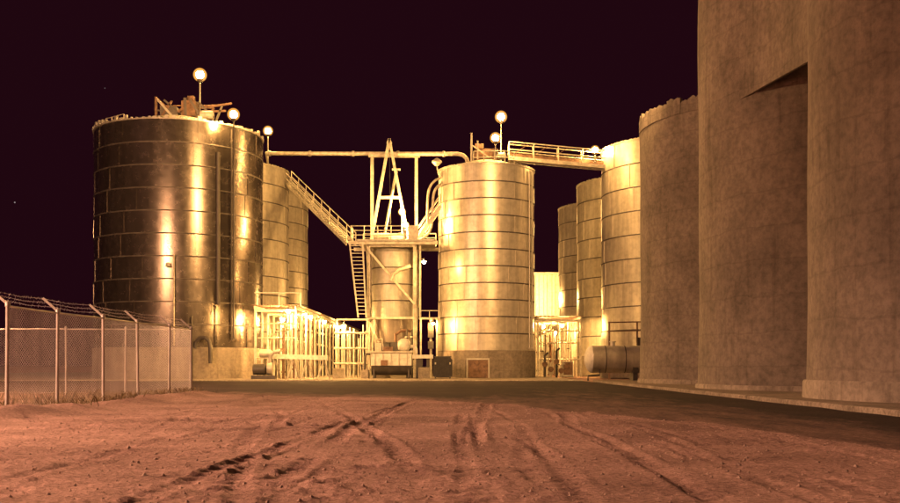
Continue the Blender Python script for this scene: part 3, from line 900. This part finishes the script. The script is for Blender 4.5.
railing(hd, [(1.9, 80.6, 17.3), (4.4, 80.4, 17.3), (5.2, 81.0, 17.3)], 1.0, 0.035, 0.9, 1)

mc = thing('roof_conveyor', 'tangle of conveyor and railing machinery on the big dark bin roof', 'machinery', (-21, 79, 20))
def Q(px, py, d=78.5): return W(px, py, d)
for (a, c, w) in (((156, 97), (156, 119), .16), ((156, 98), (172, 116), .14), ((172, 101), (160, 119), .12), ((164, 100), (178, 112), .12),
                  ((156, 110), (178, 114), .10), ((178, 112), (190, 103), .14), ((185, 98), (186, 118), .18), ((190, 100), (202, 118), .16),
                  ((202, 108), (232, 103.5), .12), ((198, 102), (214, 118), .14), ((214, 108), (206, 119), .12), ((222, 106), (216, 121), .12), ((196, 112), (226, 111), .12)):
    MB().bar(Q(*a), Q(*c), w, w * 1.2).build('truss_member', random.choice((M_RUST, M_BAND, M_STEEL)), mc)
for (a, c, w) in (((158, 99), (173, 113), .10), ((190, 108), (214, 108), .08), ((160, 106), (228, 105), .06)):
    MB().bar(Q(*a, 80.5), Q(*c, 80.5), w).build('back_rail', M_RUST, mc)
q = Q(170, 113, 79); MB().box(q, (1.3, 1.0, 0.75)).build('drive_box', M_BAND, mc)
q = Q(190, 110, 79); b = MB().box(q, (1.1, 1.1, 1.2)); b.box(q + Vector((0.1, 0, 0.8)), (0.5, 0.5, 0.5)); b.build('head_box', M_RUST, mc)
b = MB(); b.lathe([(0.35, -0.5), (0.35, 0.5)], Q(207, 115, 78.6), 14, 'x', cap0=True, cap1=True); b.build('motor', M_STEEL, mc, 30)
railing(mc, [(-27.0, 77.5, 19.25), (-26, 75.6, 19.25), (-24.2, 74.2, 19.25)], 0.45, 0.03, 0.9, 0)

# ------------------------------------------------------------------ pipe racks / canopies
def canopy(label, x0, x1, y0, y1, z, step, seed):
    root = thing('canopy', label, 'canopy', ((x0 + x1) / 2, y0, 0))
    rd = random.Random(seed)
    b = MB(); n = 26          # ribbed sheet roof
    xs = np.linspace(x0 - 0.3, x1 + 0.3, n)
    vs = []; fs = []
    for j, yy in enumerate((y0 - 0.4, y1)):
        for lay in (0, 0.03):
            for i, xx in enumerate(xs): vs.append((xx, yy, z + (0.05 if i % 2 else 0) + lay))
    for i in range(n - 1):
        fs += [(i, i + 1, 2 * n + i + 1, 2 * n + i), (n + i + 1, n + i, 3 * n + i, 3 * n + i + 1), (i + 1, i, n + i, n + i + 1)]
    b.add(vs, fs); b.build('roof_sheet', M_RUST, root)
    for xx in (x0, x1):
        MB().bar((xx, y0 - 0.3, z - 0.14), (xx, y1, z - 0.14), 0.12, 0.24).build('eave_beam', M_PIPE, root)
    yy = y0; k = 0
    while yy < y1:
        for xx in (x0, x1):
            MB().bar((xx, yy, 0.0), (xx, yy, z - 0.05), 0.14).build('post', M_PIPE, root)
        MB().bar((x0, yy, z - 0.35), (x1, yy, z - 0.35), 0.10, 0.18).build('rafter', M_PIPE, root)
        if k < 7:
            for j in range(4):     # riser pipes standing between the posts
                xx = x0 + (x1 - x0) * rd.uniform(0.05, 0.98); y2 = yy + rd.uniform(0.2, step - 0.2)
                r_ = rd.choice((0.04, 0.06, 0.09))
                if k < 4:
                    for zf in (rd.uniform(0.5, 1.6), rd.uniform(2.2, 4.0)):
                        MB().lathe([(r_ * 2.1, -0.05), (r_ * 2.1, 0.05)], (xx, y2, zf), 10, cap0=True, cap1=True).build('flange', rd.choice((M_DARK, M_RUST, M_STEEL)), root, 30)
                MB().pipe([(xx, y2, 0.0), (xx, y2, z - rd.choice((0.4, 0.4, 1.6)))], r_, 8).build('riser_pipe', rd.choice((M_PIPE, M_PIPE, M_STEEL, M_RUST)), root, 40)
        yy += step; k += 1
    for zz in (1.6, 3.1, 4.2):
        xx = x0 + (x1 - x0) * rd.uniform(0.2, 0.9)
        MB().pipe([(xx, y0, zz), (xx, y1, zz)], 0.09, 8).build('header_pipe', M_PIPE, root, 40)
        MB().pipe([(x0, y0 + zz * 0.3, zz), (x1, y0 + zz * 0.3, zz)], 0.06, 8).build('cross_pipe', M_PIPE, root, 40)
    return root
cl = canopy('lit open canopy full of pipes beside the bin row', -14.4, -11.4, 74.0, 124.0, 5.45, 2.6, 3)
for a, c in (((-14.4, 73.7, 6.4), (-11.0, 73.7, 6.4)), ((-11.0, 73.7, 6.4), (-11.0, 73.7, 5.4)), ((-12.6, 73.7, 6.4), (-12.6, 73.7, 5.4))):
    MB().bar(a, c, 0.07).build('roof_rail', M_PIPE, cl)
cr = canopy('lit open canopy between the slim middle bin and silo-side bins', 7.9, 11.75, 90.0, 126.0, 5.45, 2.8, 9)
GC = 'lamps under the canopies'
for x, y, z, w in ((-11.6, 71.7, 4.95, 'nearest lamp at the roof edge of the canopy beside the bin row'),
                   (-10.95, 78.4, 4.85, 'second lamp along the roof edge of the canopy beside the bin row'),
                   (-10.95, 87.0, 4.85, 'third lamp along the roof edge of the canopy beside the bin row'),
                   (-10.95, 98.5, 4.85, 'fourth lamp along the roof edge of the canopy beside the bin row'),
                   (-12.9, 77.0, 4.6, 'lamp under the middle of the canopy roof beside the bin row')):
    lamp(w, (x, y, z), None, 0.17, M_LAMP_S, (x - (0.5 if x > -11 else 0), y + (1.8 if y < 73 else 0), 5.3), True, GC)
for px, d, w in ((543, 95.0, 'lamp under the canopy next to the slim middle bin'), (562, 92.5, 'brightest lamp under the canopy near the horizontal tank'), (556, 112.0, 'farthest lamp under the canopy below the white building')):
    lamp(w, ((px - 450) * d / 1000, d, 4.75), None, 0.17, M_LAMP_S, ((px - 450) * d / 1000, d, 5.3), True, GC)

# pipe manifold between canopy and tower
mf = thing('pipe_manifold', 'pale manifold of upright pipes beside the foot of the tower', 'pipes', (-7.6, 80.0, 0))
for k in range(13):
    x = -9.1 + k * 0.2 + random.uniform(-0.05, 0.05); y = 80 + random.uniform(-0.8, 0.8)
    MB().pipe([(x, y, 0.0), (x, y, random.uniform(3.2, 4.4))], random.choice((0.05, 0.07, 0.09)), 8).build('upright_pipe', M_PIPE, mf, 40)
for z in (1.2, 2.4, 3.6):
    MB().pipe([(-9.2, 79.1, z), (-6.5, 79.1, z)], 0.08, 8).build('header_pipe', M_PIPE, mf, 40)
MB().box((-7.75, 80.4, 4.72), (2.6, 1.6, 0.10)).build('landing', M_STEEL, mf)
for x in (-9.0, -6.6):
    MB().bar((x, 79.7, 0.0), (x, 79.7, 4.67), 0.12).build('landing_post', M_PIPE, mf)
lamp('lamp under the small landing at the foot of the ladder', (-8.4, 79.2, 4.15), None, 0.15, M_LAMP_S, (-8.4, 79.9, 4.66), True, GC)

# small service platform between tower and middle bin
sp = thing('service_platform', 'small railed service platform squeezed between tower and slim bin', 'platform', (-1.6, 81, 0))
MB().box((-1.65, 81.0, 4.85), (1.7, 1.4, 0.12)).build('deck', M_STEEL, sp)
for x in (-2.35, -1.05):
    MB().bar((x, 80.5, 0), (x, 80.5, 4.8), 0.14).build('post', M_PIPE, sp)
railing(sp, [(-2.4, 80.4, 4.9), (-0.9, 80.4, 4.9)], 0.55, 0.035, 0.7, 0)
for z, m in ((3.6, M_DARK), (2.7, M_DARK), (4.2, M_RUST)):
    MB().box((-1.55, 80.8, z), (0.45, 0.4, 0.6)).build('valve_box', m, sp)
MB().pipe([(-1.55, 80.8, 0), (-1.55, 80.8, 4.8)], 0.10, 8).build('riser_pipe', M_PIPE, sp, 40)
lamp('lamp under the small service platform beside the slim middle bin', (-1.35, 80.0, 4.4), None, 0.13, M_LAMP_D, (-1.35, 80.4, 4.8), True, GC)

# ------------------------------------------------------------------ white building
wb = thing('white_building', 'bright white sheet-clad building seen between the slim bin and farthest bin', 'building', (16, 133, 0))
for k in range(10):      # cladding sheets
    x0 = 11.0 + k * 1.05
    b = MB(); b.prism([(x0, 128, 0), (x0 + 0.35, 127.95, 0), (x0 + 0.45, 128.03, 0), (x0 + 0.95, 127.97, 0), (x0 + 1.045, 128.03, 0), (x0 + 1.045, 128.2, 0), (x0, 128.2, 0)], (0, 0, 12.7))
    b.build('cladding_sheet', M_WHITE, wb)
MB().box((10.92, 133, 6.4), (0.1, 9.9, 12.8)).build('side_wall', M_WHITE, wb)
MB().box((16.2, 133, 12.85), (11.0, 10.6, 0.22)).build('roof', M_WHITE, wb)
MB().box((12.4, 127.7, 7.2), (2.6, 0.5, 0.3)).build('awning', M_WHITE, wb)
p = (9.5, 123.0, 9.3); lamp('added lamp on a pole, hidden behind the slim bin to light the white building', p, (9.5, 123.0, 0), 0.34, M_LAMP_T)  # added out of sight to brighten the white wall

# ------------------------------------------------------------------ ground-level equipment
def horiz_tank(label, x0, x1, y, z, r, legs):
    root = thing('horizontal_tank', label, 'tank', ((x0 + x1) / 2, y, 0))
    Ln = x1 - x0
    MB().lathe([(0.01, -0.42 * r), (0.35 * r, -0.38 * r), (0.7 * r, -0.25 * r), (0.92 * r, -0.08 * r), (r, 0.08)], (x0, y, z), 40, 'x').build('dished_end', M_WHITE, root, 50)
    MB().lathe([(r, 0.08), (r + 0.015, 0.1), (r, 0.14), (r, Ln)], (x0, y, z), 40, 'x', cap1=True).build('shell', M_BINB, root, 40)
    for lx in legs:
        b = MB().box((lx, y, (z - r * 0.6) / 2), (0.28, 1.1, z - r * 0.6)); b.box((lx, y, z - r * 0.72), (0.34, 1.35, 0.5))
        b.build('saddle', M_DARK, root)
    MB().lathe([(0.14, 0), (0.14, 0.25), (0.2, 0.25), (0.2, 0.32), (0, 0.33)], (x0 + 1.4, y, z + r - 0.04), 14).build('manway', M_STEEL, root, 40)
    for xx in (x0 + 0.9, x0 + 2.1):
        MB().lathe([(r + 0.012, -0.03), (r + 0.02, 0.0), (r + 0.012, 0.03)], (xx, y, z), 40, 'x').build('weld_band', M_BAND, root, 40)
    MB().pipe([(x0 + 0.5, y - r * 0.7, z - r * 0.75), (x0 + 0.5, y - r * 0.7, 0.45), (x0 - 0.2, y - r * 0.7, 0.4), (x0 - 0.2, y - r * 0.7, 0.1)], 0.06, 8).build('drain_pipe', M_DARK, root, 40)
horiz_tank('grey horizontal cylindrical tank on saddles beside the ragged-topped silo', 8.65, 13.2, 61.8, 1.42, 0.84, (11.35,))
b = thing('support_frame', 'thin railed steel frame standing behind the horizontal tank', 'frame', (12.8, 73, 0))
for x in (11.7, 13.75, 14.1):
    MB().bar((x, 73.5, 0.0), (x, 73.5, 4.25 if x < 14 else 3.9), 0.11).build('post', M_RUST, b)
MB().bar((11.6, 73.5, 4.2), (14.4, 73.5, 4.25), 0.09).build('handrail', M_RUST, b)
MB().bar((11.6, 73.5, 3.55), (14.4, 73.5, 3.6), 0.07).build('mid_rail', M_RUST, b)
MB().box((13.9, 73.5, 2.7), (0.3, 0.3, 0.8)).build('valve_box', M_DARK, b)

hv = thing('loading_hopper', 'trough-bottomed steel loading hopper with pale sides under the tower', 'hopper', (-4.5, 77, 0))
x0, x1 = -6.0, -2.95
prof = [(-0.95, 2.02), (-0.95, 1.05), (-0.85, 0.70), (-0.6, 0.42), (-0.25, 0.30), (0.25, 0.30), (0.6, 0.42), (0.85, 0.70), (0.95, 1.05), (0.95, 2.02)]
MB().prism([(x0, 77 + a, c) for a, c in prof[1:-1]], (x1 - x0, 0, 0)).build('trough', M_DARK, hv, 40)
MB().box(((x0 + x1) / 2, 77, 1.53), (x1 - x0 + 0.04, 1.94, 0.98)).build('body', M_WHITE, hv)
for k in range(5):
    MB().box((x0 + 0.3 + k * 0.61, 76.0, 1.5), (0.06, 0.05, 0.95)).build('rib', M_STEEL, hv)
MB().box(((x0 + x1) / 2 - 0.1, 77, 2.07), (x1 - x0 + 0.4, 2.2, 0.12)).build('top_deck', M_PIPE, hv)
for x in (x0 + 0.2, x1 - 0.2):
    for y in (76.2, 77.8):
        MB().bar((x, y, 0), (x, y, 1.2), 0.13).build('leg', M_DARK, hv)
b = MB().box((-5.5, 76.6, 2.45), (0.5, 0.5, 0.65)); b.pipe([(-5.7, 76.5, 2.1), (-5.7, 76.5, 3.0), (-5.2, 76.5, 3.1), (-5.1, 76.5, 2.2)], 0.06, 8)
b.build('pump', M_PIPE, hv, 40)
MB().box((-4.75, 76.7, 2.3), (0.7, 0.6, 0.35)).build('gear_box', M_RUST, hv)
b = MB().lathe([(0.02, -0.45), (0.3, -0.42), (0.48, -0.2), (0.52, 0.1), (0.45, 0.35), (0.25, 0.5), (0.02, 0.52)], (-3.55, 76.6, 2.6), 20, 'x')
b.build('blower_housing', M_WHITE, hv, 50)
MB().pipe([(-3.2, 76.6, 2.5), (-2.8, 76.6, 2.5), (-2.6, 76.6, 2.3), (-2.6, 76.6, 1.9)], 0.12, 8).build('outlet_pipe', M_WHITE, hv, 40)
MB().box((-5.0, 75.95, 1.25), (0.5, 0.12, 0.4)).build('access_plate', M_RUST, hv)
MB().pipe([(-6.05, 75.9, 1.9), (-6.35, 75.8, 1.9), (-6.45, 75.8, 1.6), (-6.45, 75.8, 0.8)], 0.09, 8).build('drain_pipe', M_DARK, hv, 40)
mu_ = thing('gear_motor_unit', 'dark gear motor and piping behind the loading hopper deck', 'machinery', (-4.4, 79.4, 0))
MB().box((-5.3, 79.4, 1.0), (1.1, 1.0, 2.0)).build('pedestal', M_CONC2, mu_)
MB().lathe([(0.42, -0.6), (0.45, 0.4), (0.3, 0.6)], (-5.2, 79.2, 2.45), 18, 'x', cap0=True, cap1=True).build('motor', M_DARK, mu_, 30)
MB().box((-4.35, 79.2, 2.5), (0.7, 0.7, 0.8)).build('gear_box', M_DARK, mu_)
MB().pipe([(-4.3, 79.2, 2.9), (-4.3, 79.2, 3.5), (-3.8, 79.2, 3.8), (-3.1, 79.4, 3.8)], 0.12, 8).build('pipe', M_RUST, mu_, 40)
for x in (-3.4, -3.0):
    MB().pipe([(x, 79.0, 0), (x, 79.0, 3.9)], 0.08, 8).build('riser_pipe', M_DARK, mu_, 40)
    for z in (0.9, 2.2, 3.3):
        MB().lathe([(0.16, -0.04), (0.16, 0.04)], (x, 79.0, z), 12, cap0=True, cap1=True).build('flange', M_STEEL, mu_, 30)
    MB().lathe([(0.2, -0.025), (0.2, 0.025)], (x, 78.75, 1.6), 12, 'y', cap0=True, cap1=True).build('hand_wheel', M_RUST, mu_, 30)
b = thing('loading_plank', 'pale steel loading shelf bridging the hopper and dark skip', 'shelf', (-2.1, 76.8, 0))
MB().box((-2.1, 76.8, 1.72), (1.6, 1.2, 0.28)).build('top', M_WHITE, b)
MB().box((-2.35, 76.8, 0.78), (0.5, 0.9, 1.56)).build('leg', M_DARK, b)
MB().box((-1.7, 76.8, 0.78), (0.2, 0.9, 1.56)).build('leg', M_DARK, b)

# dark waste skip
sk = thing('waste_skip', 'black rounded steel waste skip beside the slim middle bin', 'skip', (-0.55, 76.2, 0))
prof = [(-1.27, 0.25), (-1.27, 1.45), (-1.12, 1.66), (0.02, 1.66), (0.18, 1.45), (0.18, 0.25), (0.02, 0.14), (-1.12, 0.14)]
MB().prism([(a, 75.5, c) for a, c in prof], (0, 1.5, 0)).build('body', M_BLACK, sk)
for k in range(4):
    MB().box((-1.08 + k * 0.36, 75.46, 0.85), (0.07, 0.08, 1.2)).build('rib', M_BLACK, sk)
MB().box((-0.55, 75.5, 1.70), (1.3, 0.14, 0.09)).build('lip', M_DARK, sk)
for x in (-1.1, 0.0):
    MB().lathe([(0.14, -0.05), (0.14, 0.05)], (x, 75.6, 0.14), 12, 'x', cap0=True, cap1=True).build('caster', M_DARK, sk, 30)
    MB().box((x, 75.42, 1.2), (0.1, 0.12, 0.16)).build('lug', M_STEEL, sk)

def block(label, x, y, sx, sy, sz, mat, rz=0):
    b = MB(); c = 0.04
    x0, x1, y0, y1 = -sx / 2, sx / 2, -sy / 2, sy / 2
    vs = []
    for (k, z) in ((0, 0.0), (0, sz - c), (c, sz)):
        for (a, d) in ((x0 + k, y0 + k), (x1 - k, y0 + k), (x1 - k, y1 - k), (x0 + k, y1 - k)):
            vs.append((x + a * math.cos(rz) - d * math.sin(rz), y + a * math.sin(rz) + d * math.cos(rz), z))
    fs = []
    for j in (0, 4):
        fs += [(j + i, j + (i + 1) % 4, j + 4 + (i + 1) % 4, j + 4 + i) for i in range(4)]
    fs.append((8, 9, 10, 11))
    b.add(vs, fs)
    return tag(b.build('concrete_block', mat), label, 'block', 'loose concrete blocks at the plant foot')
block('pale concrete block standing in front of the canopy and manifold', -8.4, 75.5, 0.85, 0.8, 0.85, M_SKIRT, 0.1)
block('low concrete block against the tower side of the loading hopper', -6.45, 76.3, 0.5, 0.7, 0.72, M_SKIRT, -0.1)
block('tapered concrete block between hopper shelf and waste skip', -1.95, 75.4, 0.75, 0.7, 0.9, M_SKIRT, 0.25)

# trough conveyor on legs in front of the canopy
tc_ = thing('trough_conveyor', 'low pale trough conveyor on splayed legs in front of the canopy', 'conveyor', (-11, 72.9, 0))
MB().bar((-13.2, 72.9, 1.72), (-8.9, 72.9, 1.60), 0.5, 0.34).build('trough', M_WHITE, tc_)
for x in (-12.8, -11.4, -10.4, -9.2):
    for s in (-0.45, 0.45):
        MB().bar((x, 72.9, 1.5), (x + s * 0.9, 72.9 + s, 0.0), 0.08).build('leg', M_PIPE, tc_)
b = MB().lathe([(0.3, -0.5), (0.3, 0.3), (0.12, 0.45)], (-13.3, 72.6, 1.9), 16, 'x', cap0=True, cap1=True); b.build('motor', M_PIPE, tc_, 30)
pm = thing('pump_unit', 'small pump unit with elbow pipes beside the big bin foundation', 'pump', (-13.4, 72, 0))
b = MB().box((-13.4, 72.0, 0.16), (1.7, 0.8, 0.32)); b.build('skid', M_DARK, pm)
b = MB().lathe([(0.38, -0.45), (0.4, 0.35), (0.25, 0.5)], (-13.7, 72.0, 0.75), 16, 'x', cap0=True, cap1=True); b.build('motor', M_DARK, pm, 30)
MB().lathe([(0.45, -0.18), (0.45, 0.18)], (-12.95, 72.0, 0.8), 18, 'x', cap0=True, cap1=True).build('pump_casing', M_STEEL, pm, 30)
MB().pipe([(-12.95, 72, 1.2), (-12.95, 72, 1.7), (-12.7, 72, 2.0), (-12.2, 72, 2.1)], 0.13, 8).build('elbow_pipe', M_PIPE, pm, 40)
vt = thing('valve_tree', 'valve tree of short pipes under the canopy beside the slim bin', 'valves', (8.9, 86.5, 0))
for k, (x, h) in enumerate(((8.2, 1.9), (8.7, 1.2), (9.2, 2.3), (9.6, 1.0))):
    MB().pipe([(x, 86.5, 0), (x, 86.5, h), (x + 0.3, 86.5, h + 0.25)], 0.10, 8).build('pipe', M_PIPE if k % 2 else M_DARK, vt, 40)
    MB().lathe([(0.24, -0.03), (0.24, 0.03)], (x, 86.3, h * 0.6), 14, 'y', cap0=True, cap1=True).build('hand_wheel', M_RUST, vt, 30)
bx = thing('electrical_cabinet', 'grey electrical cabinet standing under the canopy beside the farthest bins', 'cabinet', (10.3, 87.5, 0))
MB().box((10.3, 87.5, 0.75), (0.9, 0.6, 1.3)).build('body', M_STEEL, bx)
MB().box((10.3, 87.18, 0.78), (0.78, 0.04, 1.1)).build('door', M_RUST, bx)
MB().box((10.3, 87.5, 0.05), (1.0, 0.7, 0.10)).build('plinth', M_CONC2, bx)

# ------------------------------------------------------------------ grass, stones
b = MB()
n_ = 5200
gy = rng.uniform(20, 36.5, n_)
gx = np.where(rng.random(n_) < 0.75, -9.3 - np.abs(rng.normal(0, 2.6, n_)), rng.normal(-9.2, 0.35, n_))
keep = fbm(gx * 0.7, gy * 0.7, 90, 3) > 0.44
gz = ground_h(gx, gy) - 0.01
for x, y, z in zip(gx[keep], gy[keep], gz[keep]):
    h = random.uniform(0.05, 0.26); a = random.uniform(0, 6.28); w = 0.010
    lx, ly = random.gauss(0, 0.09), random.gauss(0, 0.09)
    b.add([(x - w * math.cos(a), y - w * math.sin(a), z), (x + w * math.cos(a), y + w * math.sin(a), z), (x + lx * .5 + w * .6 * math.cos(a), y + ly * .5, z + h * .65), (x + lx, y + ly, z + h)], [(0, 1, 2), (0, 2, 3)])
o = b.build('grass', M_GRASS); o['kind'] = 'stuff'; o['label'] = 'dry grass along the foot of the wire fence'
b = MB()
n_ = 7000
gy = 6 + 28 * rng.random(n_) ** 1.3; gx = rng.uniform(-9, 8, n_) * np.minimum(1, 0.35 + gy / 30)
gz = ground_h(gx, gy)
for x, y, z in zip(gx, gy, gz):
    s = 0.004 + 0.018 * random.random() ** 2 * (1.8 if random.random() < 0.05 else 1)
    vs = [Vector((random.uniform(.7, 1.3) * dx * s, random.uniform(.7, 1.3) * dy * s, random.uniform(.5, .9) * dz * s)) + Vector((x, y, z + 0.2 * s)) for dx, dy, dz in ((1, 0, 0), (-1, 0, 0), (0, 1, 0), (0, -1, 0), (0, 0, 1), (0, 0, -1))]
    b.add(vs, [(0, 2, 4), (2, 1, 4), (1, 3, 4), (3, 0, 4), (2, 0, 5), (1, 2, 5), (3, 1, 5), (0, 3, 5)])
o = b.build('gravel', M_STONE); o['kind'] = 'stuff'; o['label'] = 'small stones and clods scattered over the dirt yard'
